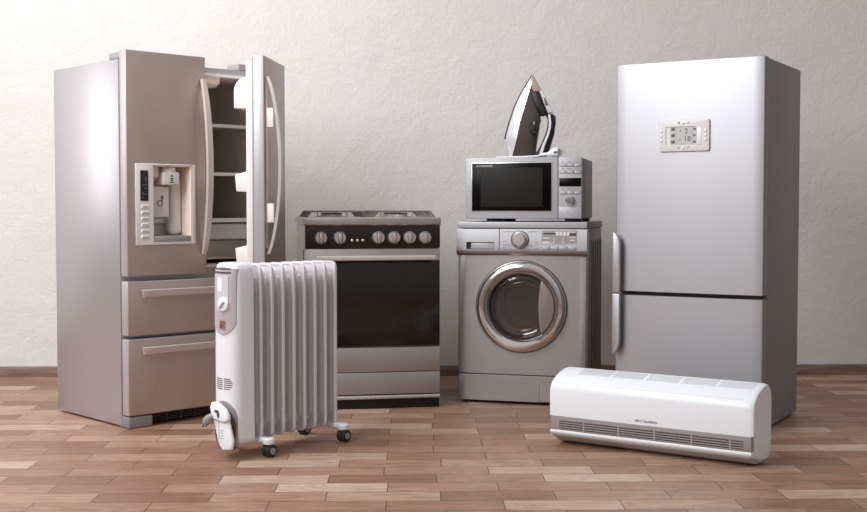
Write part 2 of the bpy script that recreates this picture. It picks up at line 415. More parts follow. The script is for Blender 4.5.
    for za in (1.24, .84): box(hx-.008, hx+.008, .004, .034, za, za+.08, .002).build('handle_mount', 'white_warm', hd)
    # drawers
    for za, zb, ha, hb in ((.379, .602, .538, .569), (.0526, .3655, .303, .334)):
        dr = box(.0, W, 0, T-.004, za, zb, .005, 3).build('drawer', 'steel_warm', t)
        edge_mat(dr, 'steel_edge')
        pr = [(-.032, ha+.003), (-.036, hb-.004), (-.028, hb), (-.018, hb-.002), (-.02, ha), (-.028, ha-.001)]
        rings = []
        x0, x1 = .055, W-.055
        n = 24
        for i in range(n+1):
            s = i/n; x = x0+(x1-x0)*s; e = min(s, 1-s)
            off = .008*max(0, 1-e/.02)**1.5
            rings.append([(x+(0.008*(1-(z-ha)/(hb-ha)) if i == 0 else 0)-(0.008*(1-(z-ha)/(hb-ha)) if i == n else 0), y+off, z) for y, z in pr])
        MB().loft(rings).build('handle', 'handle_light', dr)
    # feet and base grille
    for x0, x1 in ((0, .112), (W-.112, W)):
        MB().prism([(.002, .001), (.002, .048), (T+.03, .048), (T+.03, .001)], 'x', x0+.001, x1, .006, 3).build('foot', 'grey_side', t)
    g = MB().box(.115, W-.115, .075, .1, .008, .048)
    g.build('base_grille', 'black_plastic', t)
    gs = MB()
    for z in (.013, .022, .031, .040): gs.box(.115, W-.115, .05, .076, z, z+.003)
    for k in range(6):
        x = .2+k*.07; gs.box(x, x+.006, .046, .076, .01, .046)
    gs.build('grille_slats', 'dark_grey', t)
    return t
french_fridge()

# ------------------------------------------------------------------ two door refrigerator
def fridge():
    W, D, H, T = .6229, .5723, 1.4993, .06
    t = thing('bottom_freezer_refrigerator', 'tall silver two-door refrigerator at the right with a small control screen', 'refrigerator', (.8741, 4.9984, 0), -.5563)
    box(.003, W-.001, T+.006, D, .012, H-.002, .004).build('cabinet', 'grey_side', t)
    box(.006, W-.006, T-.01, T+.008, .02, H-.008).build('door_gasket', 'dark_grey', t)
    def door(z0, z1):
        p = [(0, T), (0, .006), (.004, .001)]
        n = 14
        for i in range(n+1):
            s = i/n; p.append((.006+(W-.009)*s, .0005-.006*math.sin(PI*s)))
        p += [(W-.001, .002), (W, .004), (W, T)]
        o = MB().prism(p, 'z', z0, z1, .0015, 1).build('door', 'steel_cool', t)
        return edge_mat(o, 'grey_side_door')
    u = door(.552, H); l = door(.018, .536)
    for d, za, zb, flip in ((u, .547, .80, False), (l, .287, .542, True)):
        pts = [(0, 0), (.034, 0)]
        Hh = zb-za; n = 8
        for k in range(n+1):
            a = PI/2*k/n; pts.append((.0+.034*math.cos(a), Hh-.06+.06*math.sin(a)))
        out = [(x+.001, (za+z) if not flip else (zb-z)) for x, z in pts]
        m = MB().prism(out, 'y', -.04, -.022, .004, 3)
        m.prism([(.001, za+.02), (.012, za+.02), (.012, zb-.03), (.001, zb-.03)], 'y', -.024, .004, .001)
        m.build('handle', 'handle_light' if False else 'steel_cool', d)
    # control panel on the upper door
    y = -.006
    pn = MB().prism(rrect(.192, .405, 1.131, 1.261, .01), 'y', y-.010, y+.006, .003, 2).build('control_panel', 'cream', u)
    cut(pn, MB().box(.222, .375, y-.03, y-.006, 1.157, 1.232))
    sc = box(.241, .351, y-.0075, y-.006, 1.1575, 1.2315).build('screen', 'lcd', pn) if False else None
    sc = box(.241, .351, y-.0075, y-.0055, 1.1575, 1.2315).build('screen', 'lcd', u)
    box(.353, .3745, y-.0105, y-.0055, 1.158, 1.231, .002).build('screen_button_bar', 'white', u)
    g = MB(); g2 = MB()
    yy = y-.0075
    for k, z in enumerate((1.222, 1.196, 1.17)):
        g.box(.246, .252, yy-.0008, yy+.0003, z-.006, z+.006).box(.254, .26, yy-.0008, yy+.0003, z-.006, z+.006).box(.248, .258, yy-.0008, yy+.0003, z-.001, z+.001)
        g2.box(.338, .341, yy-.0008, yy+.0003, z-.005, z+.005).box(.343, .348, yy-.0008, yy+.0003, z-.005, z+.003)
    for x, g_ in ((.2655, g), (.3325, g2)):
        for k in range(9): g_.box(x, x+.001, yy-.0008, yy+.0003, 1.161+k*.008, 1.165+k*.008)
    g.build('screen_icons', 'lcd_mark', sc); g2.build('screen_icons', 'lcd_mark', sc)
    text('screen_digits', '2', .03, .302, yy-.0003, 1.203, 'lcd_mark', sc)
    text('screen_digits', '18', .03, .298, yy-.0003, 1.172, 'lcd_mark', sc)
    text('screen_digits', '-', .03, .278, yy-.0003, 1.172, 'lcd_mark', sc)
    text('screen_digits', '+', .02, .278, yy-.0003, 1.207, 'lcd_mark', sc)
    def dome(x, z, r=.0055): MB().lathe([(r, y-.009), (r, y-.012), (r*.7, y-.0135), (0, y-.0142)], (x, 0, z), 'y', 14).build('button', 'white', u)
    for z in (1.214, 1.195, 1.176):
        dome(.204, z); dome(.39, z)
    for z in (1.246, 1.146):
        dome(.297, z, .006)
        MB().prism([(.272, z), (.281, z-.006), (.281, z+.006)], 'y', y-.0108, y-.0095).build('button_symbol', 'print_grey', u)
        g = MB(); g.prism([(.313, z-.004), (.323, z+.003), (.323, z+.006), (.313, z-.001)], 'y', y-.0108, y-.0095)
        g.build('button_symbol', 'print_grey', u)
    return t
fridge()

# ------------------------------------------------------------------ gas stove
def stove():
    W, D, H = .6048, .5988, .8586
    t = thing('gas_stove', 'freestanding stainless gas stove with black glass oven door', 'stove', (-.4557, 5.2635, 0), .1526)
    b = box(-.0, W, .03, D, .018, .833, .003).build('body', 'steel', t)
    g = MB()
    for k in range(4):
        g.box(-.0008, .001, .075+k*.016, .081+k*.016, .56, .715)
    g.build('side_vents', 'print_dark', t)
    MB().prism([(-.012, .828), (-.012, .8545), (-.006, .8586), (D+.004, .8586), (D+.004, .832), (.02, .832), (.02, .822), (-.004, .822)], 'x', -.008, W+.003, .002, 2).build('cooktop', 'steel', t)
    cp = box(0, W, -.004, .03, .722, .821, .001).build('control_panel', 'black_panel', t)
    for x in (.070, .154, .326, .396, .467, .537):
        k = MB().lathe([(.0288, -.0045), (.0288, -.009), (.0268, -.013), (.0258, -.022), (.0235, -.0255), (0, -.0265)], (x, 0, .7685), 'y', 32).build('knob', 'chrome_soft', t)
        box(x-.0095, x+.0095, -.0275, -.022, .7475, .7905, .002).build('grip_groove', 'dark_grey', k)
        box(x-.0072, x+.0072, -.036, -.026, .7495, .7885, .003).build('knob_grip', 'steel_warm', k)
    for x in (.212, .236, .26): MB().lathe([(.0058, -.003), (.0058, -.008), (.004, -.0095), (0, -.01)], (x-.004, 0, .757), 'y', 16).build('push_button', 'chrome_soft', t)
    for x in (.07, .154, .326, .396, .467, .537):
        g = MB()
        for a in range(-120, 121, 30):
            r = math.radians(a); px, pz = x+.034*math.sin(r), .770+.034*math.cos(r)
            g.box(px-.001, px+.001, -.0046, -.0038, pz-.001, pz+.001)
        g.build('dial_marks', 'dark_grey', cp)
    od = box(0, W, -.002, .03, .279, .719, .003).build('oven_door', 'steel', t)
    gl = box(.002, W-.002, -.006, -.0015, .2815, .667, .001).build('oven_glass', 'black_glass', od)
    box(.06, W-.06, -.0064, -.0055, .31, .46, .0002).build('oven_window', 'oven_window', od) if False else None
    # handle: flat bar with two posts
    MB().prism([(-.044, .668), (-.048, .673), (-.048, .686), (-.044, .690), (-.03, .690), (-.03, .668)], 'x', .048, W-.027, .001).box(.09, .11, -.032, 0, .672, .686).box(W-.09, W-.07, -.032, 0, .672, .686).build('oven_handle', 'handle_light', od)
    box(0, W, -.001, .03, .1665, .2765, .002).build('storage_drawer', 'steel', t)
    box(0, W, -.001, .03, .066, .1635, .002).build('lower_panel', 'steel', t)
    MB().prism([(-.002, .043), (-.008, .048), (-.008, .056), (-.002, .0605), (.03, .0605), (.03, .043)], 'x', 0, W, .001).build('trim_strip', 'chrome_soft', t)
    box(.002, W-.002, .006, .55, .0, .0425).build('plinth', 'black_plastic', t)
    # grates and burners
    zt = H+.030
    for x0, x1 in ((.006, .288), (.306, .594)):
        g = MB()
        ix0, ix1 = x0+.028, x1-.03
        w = .006
        for y in (.05, .3, .54):
            g.box(ix0, ix1, y-.004, y+.004, zt-.007, zt, .001)
        for x in (ix0, ix1): g.box(x-.004, x+.004, .046, .544, zt-.007, zt, .001)
        for y in (.05, .13, .21, .3, .38, .46, .54):
            g.prism([(x0, H), (x0+.008, H), (ix0+.005, zt), (ix0-.005, zt)], 'y', y-.005, y+.005)
            g.prism([(x1-.008, H), (x1, H), (ix1+.005, zt), (ix1-.005, zt)], 'y', y-.005, y+.005)
        xm = (ix0+ix1)/2
        for yc in (.17, .42):
            g.box(ix0, xm-.035, yc-.0035, yc+.0035, zt-.007, zt).box(xm+.035, ix1, yc-.0035, yc+.0035, zt-.007, zt)
            g.box(xm-.0035, xm+.0035, yc-.12, yc-.035, zt-.007, zt).box(xm-.0035, xm+.0035, yc+.035, yc+.115, zt-.007, zt)
        g.build('grate', 'grate_grey', t)
        for yc, r in ((.17, .036), (.42, .046)):
            bb = MB().lathe([(r+.022, H-.001), (r+.02, H+.003), (r, H+.005), (r-.004, H+.013), (0, H+.013)], (xm, yc, 0), 'z', 28).build('burner', 'grey_mid', t)
            MB().lathe([(r-.002, H+.014), (r-.001, H+.018), (r-.006, H+.0205), (0, H+.021)], (xm, yc, 0), 'z', 28).build('burner_cap', 'black_plastic', bb)
            MB().cyl((xm+.055 if yc < .3 else xm-.06, yc-.02, 0), .003, H, H+.026, 'z', 10).build('igniter', 'grey_mid', bb)
    return t
stove()

# ------------------------------------------------------------------ washing machine
def washer():
    W, D, H = .5953, .5266, .8371
    t = thing('washing_machine', 'silver front-loading washing machine with chrome porthole door, microwave standing on it', 'washing machine', (.2308, 5.4914, 0), -.2827)
    def bulge(z0, z1, out, y1, nx=16):
        p = [(0, y1), (0, .004)]
        for i in range(nx+1):
            s = i/nx; p.append((W*s if 0 < i < nx else (.003 if i == 0 else W-.003), -out*math.sin(PI*s)))
        p += [(W, .004), (W, y1)]
        return MB().prism(p, 'z', z0, z1, .002, 1)
    bd = bulge(.138, .688, .006, .05).build('front_panel', 'silver_paint', t)
    cut(bd, MB().cyl((.297, 0, .451), .168, -.1, .1, 'y', 64))
    bulge(.014, .134, .006, .05).build('kick_panel', 'silver_paint', t)
    box(.004, W-.004, .02, .06, .13, .142).build('panel_gap', 'dark_slot', t)
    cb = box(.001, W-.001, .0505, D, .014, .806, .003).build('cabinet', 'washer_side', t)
    cut(cb, MB().cyl((.297, 0, .451), .168, 0, .3, 'y', 64))
    g = MB()
    for y in (.17, .235, .3, .365, .43, .485): g.prism([(W-.001, .08), (W+.004, .09), (W+.004, .74), (W-.001, .755)], 'y', y, y+.025, .001)
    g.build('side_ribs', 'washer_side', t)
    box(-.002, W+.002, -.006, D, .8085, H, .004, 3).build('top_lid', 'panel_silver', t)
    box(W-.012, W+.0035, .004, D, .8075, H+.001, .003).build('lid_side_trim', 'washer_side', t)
    # control fascia
    def fascia(x0, x1, name):
        pr = [(.05, .69), (.0, .690), (-.012, .697), (-.0165, .706), (-.0165, .72), (-.011, .79), (-.006, .8055), (.05, .8055)]
        return MB().prism(pr, 'x', x0, x1, .0015, 1).build(name, 'panel_silver', t)
    dr = fascia(-.004, .1955, 'detergent_drawer'); fa = fascia(.1975, W+.003, 'control_panel')
    cut(dr, box(.042, .174, -.05, .01, .711, .745))
    box(.042, .174, .008, .01, .711, .745).build('drawer_pocket', 'dark_grey', dr)
    box(.062, .172, -.008, .008, .713, .743, .003).build('drawer_grip', 'panel_silver', dr)
    bz = MB().prism([(.0, .684), (-.010, .686), (-.0175, .694), (-.019, .706), (-.0160, .7065), (-.012, .699), (0, .692)], 'x', -.004, W+.003, .0005)
    bz.build('bronze_trim', 'bronze', t)
    kn = MB().lathe([(.0385, -.012), (.0385, -.019), (.034, -.022), (.031, -.024), (.029, -.04), (.026, -.043), (0, -.0435)], (.292, 0, .757), 'y', 40).build('program_dial', 'chrome_soft', fa)
    MB().lathe([(.036, -.0195), (.041, -.0195), (.041, -.012), (.036, -.012)], (.292, 0, .757), 'y', 40, closed=True).build('dial_ring', 'dark_grey', kn)
    yf = -.0158
    def yat(z): return -.0165+.0055*(z-.72)/.07
    dpl = MB().prism([(yat(.74)-.001, .74), (yat(.8)-.001, .799), (yat(.8)+.002, .799), (yat(.74)+.002, .74)], 'x', .393, .551).build('display', 'grey_mid', fa)
    g = MB()
    def fl(x0, x1, z0, z1, e=.0016):
        g.prism([(yat(z0)-e-.001, z0), (yat(z1)-e-.001, z1), (yat(z1), z1), (yat(z0), z0)], 'x', x0, x1)
    for k in range(4): fl(.456+k*.0165, .469+k*.0165, .776, .794)
    for z in (.766, .748): fl(.398, .43, z-.004, z+.001)
    fl(.396, .455, .741, .744)
    for z in (.79, .767, .753): fl(.52, .545, z, z+.004)
    fl(.448, .451, .744, .77); fl(.488, .491, .744, .77); fl(.444, .455, .742, .744); fl(.484, .496, .742, .744)
    g.build('display_segments', 'print_white', dpl)
    g = MB()
    for k in range(30): fl(.4+.0018*k, .401+.0018*k, .782, .788)
    fl(.517, .548, .776, .787)
    g.build('display_marks', 'print_dark', dpl)
    for k in range(4):
        MB().box(.394+.0395*k, .430+.0395*k, -.0215, -.012, .712, .7275, .002).build('button', 'panel_silver', fa)
    g = MB()
    for (x0, x1, z) in ((.214, .243, .792), (.225, .268, .7925), (.33, .366, .792), (.345, .378, .793), (.21, .232, .748), (.21, .235, .732), (.21, .225, .719), (.235, .262, .736), (.23, .262, .727), (.325, .345, .736), (.322, .36, .727), (.36, .378, .745), (.36, .376, .735), (.36, .378, .717), (.213, .38, .711)):
        fl(x0, x1, z, z+.0016, .0002)
    g.build('dial_print', 'print_grey', fa)
    # porthole door
    cx, cz = .297, .451
    dd = MB().lathe([(.1545, -.012), (.163, -.024), (.176, -.034), (.190, -.034), (.2015, -.026), (.2085, -.012), (.2095, .0), (.17, .004), (.158, .002)], (cx, 0, cz), 'y', 96, closed=True).build('porthole_door', 'chrome', t)
    MB().lathe([(.2095, -.008), (.2125, -.006), (.2125, .002), (.2095, .002)], (cx, 0, cz), 'y', 96, closed=True).build('door_rim', 'dark_grey', dd)
    MB().lathe([(.157, -.011), (.157, .01), (.146, .02), (.140, .014), (.146, -.004), (.150, -.012)], (cx, 0, cz), 'y', 64, closed=True).build('inner_ring', 'drum_dark', dd)
    # bowl glass
    MB().lathe([(.148, .006), (.140, .002), (.130, -.002), (.122, .012), (.110, .045), (.09, .066), (.055, .078), (0, .083), (0, .078), (.053, .073), (.086, .062), (.105, .043), (.117, .012), (.129, .003), (.14, .008)], (cx, 0, cz), 'y', 64).build('glass_bowl', 'drum_glass', dd)
    MB().lathe([(.106, .018), (.112, .012), (.118, .016), (.118, .03), (.108, .028)], (cx-.004, 0, cz-.004), 'y', 64, closed=True).build('bowl_ring', 'chrome', dd)
    # crescent pull on the right of the glass
    p = []
    a0 = 52
    for k in range(13):
        a = math.radians(-a0+2*a0*k/12); p.append((cx+.1535*math.cos(a), cz+.1535*math.sin(a)))
    x_in = cx+.082
    zt_ = .1535*math.sin(math.radians(a0))
    for k in range(1, 9):
        s = 1-2*k/9; p.append((x_in+.012*(s*s)-.0, cz+zt_*s))
    MB().prism(p, 'y', -.02, -.006, .002, 2).build('door_pull', 'pull_grey', dd)
    # drum behind
    MB().lathe([(.166, .05), (.166, .09), (.150, .095), (.146, .11), (.166, .115), (.166, .28), (.12, .285), (.115, .27), (.05, .27), (.045, .26), (0, .258), (0, .29), (.167, .29), (.1675, .05)], (cx, 0, cz), 'y', 48, closed=False).build('drum', 'drum_steel', t)
    MB().lathe([(.160, .004), (.166, .004), (.166, .05), (.132, .062), (.126, .09), (.138, .094), (.150, .07), (.158, .05)], (cx, 0, cz), 'y', 48, closed=True).build('door_seal', 'drum_dark', t)
    for q in range(3):
        a = math.radians(90+120*q)
        MB().prism([(-.02, .115), (-.006, .15), (.006, .15), (.02, .115)], 'y', .12, .26, .004, mtx=Matrix.Translation((cx, 0, cz)) @ Matrix.Rotation(a, 4, 'Y')).build('drum_paddle', 'grey_mid', t)
    # filter flap
    fx = MB().prism(rrect(.383, .552, .018, .104, .012), 'y', -.0085, .0, .001, 1).build('filter_flap', 'silver_paint', t)
    fo = rrect(.3815, .5535, .0165, .1055, .0135)
    MB().prism(fo, 'y', -.0068, .0).build('flap_gap', 'dark_slot', t)
    for x in (.04, W-.08):
        for y in (.05, D-.09): MB().cyl((x+.02, y+.02, 0), .02, 0, .0145, 'z', 16).build('foot', 'rubber', t)
    return t
washer()

# ------------------------------------------------------------------ microwave
MWX, MWY, MWR, MWZ = .2665, 5.5417, -.2588, .8372
def microwave():
    W, D = .541, .455
    t = thing('microwave_oven', 'silver microwave oven standing on top of the washing machine', 'microwave', (MWX, MWY, MWZ), MWR)
    zb, zt = .0145, .2965
    box(0, W, .024, D, zb, zt-.002, .006, 2).build('case', 'washer_side', t)
    dx = .4325
    dr = MB().box(0, dx, 0, .023, zb, zt, .004, 3).build('door', 'panel_silver', t)
    MB().box(.0, W, -.001, .01, zb-.0, zb+.02, .004, 3).build('bottom_trim', 'grey_mid', t) if False else None
    box(.029, .405, -.0032, .002, .0475, .2735, .001).build('window_rim', 'chrome_soft', dr)
    gl = box(.032, .402, -.005, .002, .0505, .2705, .0008).build('door_glass', 'mw_black', dr)
    box(.074, .362, -.0056, -.0045, .07, .2485, .0002).build('window_mesh', 'mw_mesh', dr)
    text('brand_lettering', 'K\u00d6NEMARD', .0115, .052, -.0054, .2535, 'print_white', dr, width=.078)
    cp = MB().box(dx+.001, W, 0, .023, zb, zt, .004, 3).build('control_panel', 'panel_silver', t)
    box(.438, .5375, -.003, .001, .1625, .2005, .0006).build('display', 'mw_black', cp)
    for z in (.2585, .2265, .1505-.018):
        g = box(.439, .537, -.0012, .001, z-.006, z+.009, .0005).build('button_strip', 'grey_mid', cp)
        for k in range(3): box(.4425+.032*k, .4705+.032*k, -.004, .0, z-.0055, z+.006, .0015).build('button', 'panel_silver', cp)
    g = MB()
    for z in (.2715, .241, .1485):
        for x0, x1 in ((.446, .462), (.472, .498), (.506, .532)): g.box(x0, x1, -.0006, .001, z, z+.0035)
    g.build('button_print', 'print_grey', cp)
    MB().lathe([(.0215, .0), (.0215, -.005), (.0185, -.008), (.0175, -.018), (.015, -.0205), (0, -.0215)], (.488, 0, .0975), 'y', 32).build('dial', 'chrome', cp)
    ob = box(.436, .539, -.0025, .001, zb+.003, .0685, .001).build('door_button', 'panel_silver', cp)
    MB().prism([(.459, .04), (.47, .052), (.472, .05), (.463, .039)], 'y', -.0032, -.0022).build('door_button_mark', 'print_white', ob)
    for x in (.055+.04, .43+.03):
        for y in (.05, D-.07): box(x, x+.075, y-.02, y+.02, 0, zb+.001, .002).build('foot', 'black_plastic', t)
    return t
microwave()

# ------------------------------------------------------------------ iron
def iron():
    c, s = math.cos(MWR), math.sin(MWR)
    b0 = .15
    t = thing('steam_iron', 'silver and black steam iron standing upright on its heel on the microwave', 'iron', (MWX-b0*s, MWY+b0*c, MWZ+.2965), MWR)
    import bisect
    def interp(tab, z):
        for (z0, x0), (z1, x1) in zip(tab, tab[1:]):
            if z <= z1: return x0+(x1-x0)*(z-z0)/(z1-z0)
        return tab[-1][1]
    sole = [(0, .184), (.062, .176), (.096, .164), (.139, .1755), (.168, .184), (.244, .208), (.307, .237), (.35, .262), (.393, .288)]
    mid = [(0, .198), (.081, .221), (.177, .24), (.273, .267), (.35, .287), (.393, .290)]
    bod = [(0, .312), (.034, .306), (.081, .313), (.158, .325), (.19, .334), (.21, .324), (.225, .315), (.316, .297), (.35, .293), (.393, .291)]
    def wid(z): # half width of planform
        q = [(0, .046), (.05, .052), (.1, .055), (.18, .052), (.26, .04), (.32, .026), (.36, .013), (.393, .002)]
        return interp(q, z)
    zs = [.0, .015, .04, .062, .08, .096, .12, .15, .18, .21, .24, .27, .3, .325, .35, .37, .385, .393]
    # sole plate: thin, from the heel notch up to the tip
    rings = []
    for z in [.092]+[q for q in zs if q > .095]:
        x = interp(sole, z); w = wid(z)*.66+.002
        rings.append([(x-.003, -w, z), (x-.003, w, z), (x+.002, w, z), (x+.002, -w, z)])
    MB().loft(rings).build('soleplate', 'dark_grey', t)
    rings = []
    for z in zs:
        x0, x1 = interp(sole, z)+.002, interp(mid, z)+.001; w = wid(z)
        if x1 < x0+.001: x1 = x0+.001
        rings.append([(x0, -w*.62, z), (x0, w*.62, z), ((x0+x1)/2, w*.88, z), (x1, w, z), (x1, -w, z), ((x0+x1)/2, -w*.88, z)])
    MB().loft(rings).build('skirt', 'iron_silver', t, ang=50)
    rings = []
    for z in [q for q in zs if q <= .33]:
        x0, x1 = interp(mid, z), interp(bod, z); w = wid(z)*.97; x1 = max(x1, x0+.003)
        xm = x0+(x1-x0)*.55
        rings.append([(x0, -w, z), (x0, w, z), (xm, w*.86, z), (x1-.004, w*.5, z), (x1, w*.25, z), (x1, -w*.25, z), (x1-.004, -w*.5, z), (xm, -w*.86, z)])
    MB().loft(rings).build('housing', 'iron_grey', t, ang=60)
    # nose
    MB().prism([(.289, .392), (.293, .392), (.331, .322), (.322, .315), (.286, .313), (.276, .345)], 'y', -.0125, .0125, .005, 3).build('nose', 'iron_pink', t)
    # handle
    outer = [(.331, .322), (.354, .287), (.374, .244), (.391, .206), (.397, .180), (.398, .153), (.394, .12), (.388, .096), (.369, .034), (.352, .01), (.345, .0)]
    inner = [(.287, .313), (.303, .262), (.317, .224), (.334, .198), (.356, .205), (.364, .168), (.361, .14), (.352, .11), (.33, .062), (.312, .03), (.31, .0)]
    # front post (black) + grip
    MB().prism([(.287, .314), (.322, .314), (.342, .262), (.362, .214), (.366, .178), (.352, .203), (.338, .196), (.326, .2), (.304, .25)], 'y', -.017, .017, .005, 3).build('front_post', 'black_plastic', t)
    grip = [(.362, .214), (.391, .206), (.397, .180), (.398, .153), (.394, .12), (.388, .096), (.369, .034), (.358, .008), (.22, .001), (.255, .022), (.285, .036), (.312, .03), (.33, .062), (.352, .11), (.361, .14), (.364, .168)]
    MB().prism(grip, 'y', -.016, .016, .006, 3).build('handle', 'black_plastic', t)
    st = MB(); o = [(.366, .205), (.371, .168), (.369, .14), (.36, .11), (.339, .062), (.325, .02)]; i = [(.376, .205), (.381, .168), (.379, .14), (.371, .11), (.352, .062), (.34, .02)]
    st.prism(o+i[::-1], 'y', -.0175, -.0155); st.prism(o+i[::-1], 'y', .0155, .0175); st.build('handle_stripe', 'iron_silver', t)
    MB().prism([(.327, .316), (.331, .322), (.354, .287), (.374, .244), (.389, .212), (.366, .214), (.345, .262)], 'y', -.014, .014, .004, 3).build('handle_front', 'iron_silver', t)
    MB().prism([(.34, .29), (.352, .284), (.370, .246), (.355, .244)], 'y', -.0155, .0155, .003, 3).build('water_window', 'tank', t)
    box(.380, .4, -.012, .012, .155, .2, .004, 3).build('steam_button', 'dark_grey', t)
    k = MB().lathe([(.033, -.030), (.033, -.045), (.029, -.049), (.012, -.0495), (.010, -.053), (0, -.0535)], (0, 0, 0), 'y', 32, mtx=Matrix.Translation((.305, 0, .141)) @ Matrix.Diagonal((.66, 1, 1, 1))).build('temperature_dial', 'black_plastic', t)
    box(.3035, .3065, -.051, -.049, .158, .170).build('dial_pointer', 'print_white', k)
    # cord and plug resting on the microwave
    pts = [(.31, .03, .014), (.25, .05, .008), (.17, .03, .0045), (.125, -.02, .0042), (.14, -.06, .0042), (.2, -.085, .0042), (.27, -.095, .0048), (.33, -.1, .008), (.352, -.1, .013)]
    P = [Vector(p) for p in pts]; sm = []
    for i in range(len(P)-1):
        p0, p1, p2, p3 = P[max(i-1, 0)], P[i], P[i+1], P[min(i+2, len(P)-1)]
        for j in range(6):
            u = j/6; sm.append(.5*((2*p1)+(-p0+p2)*u+(2*p0-5*p1+4*p2-p3)*u*u+(-p0+3*p1-3*p2+p3)*u**3))
    sm.append(P[-1])
    MB().tube(sm, .004, 8).build('cord', 'white', t)
    pl = MB().tube([(.34, -.1, .011), (.36, -.1, .014), (.375, -.1, .0155), (.385, -.1, .017), (.395, -.101, .019), (.405, -.102, .0215), (.42, -.103, .023), (.428, -.104, .0235)], [.0065, .009, .0075, .0115, .017, .0225, .0235, .022], 16).build('plug', 'white', t)
    MB().lathe([(.019, .0), (.0195, .006), (.015, .0075), (.012, .003), (0, .003)], (0, 0, 0), 'x', 24, mtx=Matrix.Translation((.427, -.104, .0235)) @ Matrix.Rotation(-.5, 4, 'Z') @ Matrix.Rotation(-.1, 4, 'Y')).build('plug_face', 'white', pl)
    MB().cyl((0, 0, .007), .0025, 0, .019, 'x', 10, mtx=Matrix.Translation((.43, -.104, .0235)) @ Matrix.Rotation(-.5, 4, 'Z')).cyl((0, 0, -.007), .0025, 0, .019, 'x', 10, mtx=Matrix.Translation((.43, -.104, .0235)) @ Matrix.Rotation(-.5, 4, 'Z')).build('plug_pins', 'grey_mid', pl)
    box(.409, .424, -.1275, -.122, .018, .028, .002).build('plug_clip', 'dark_grey', pl)
    return t
iron()

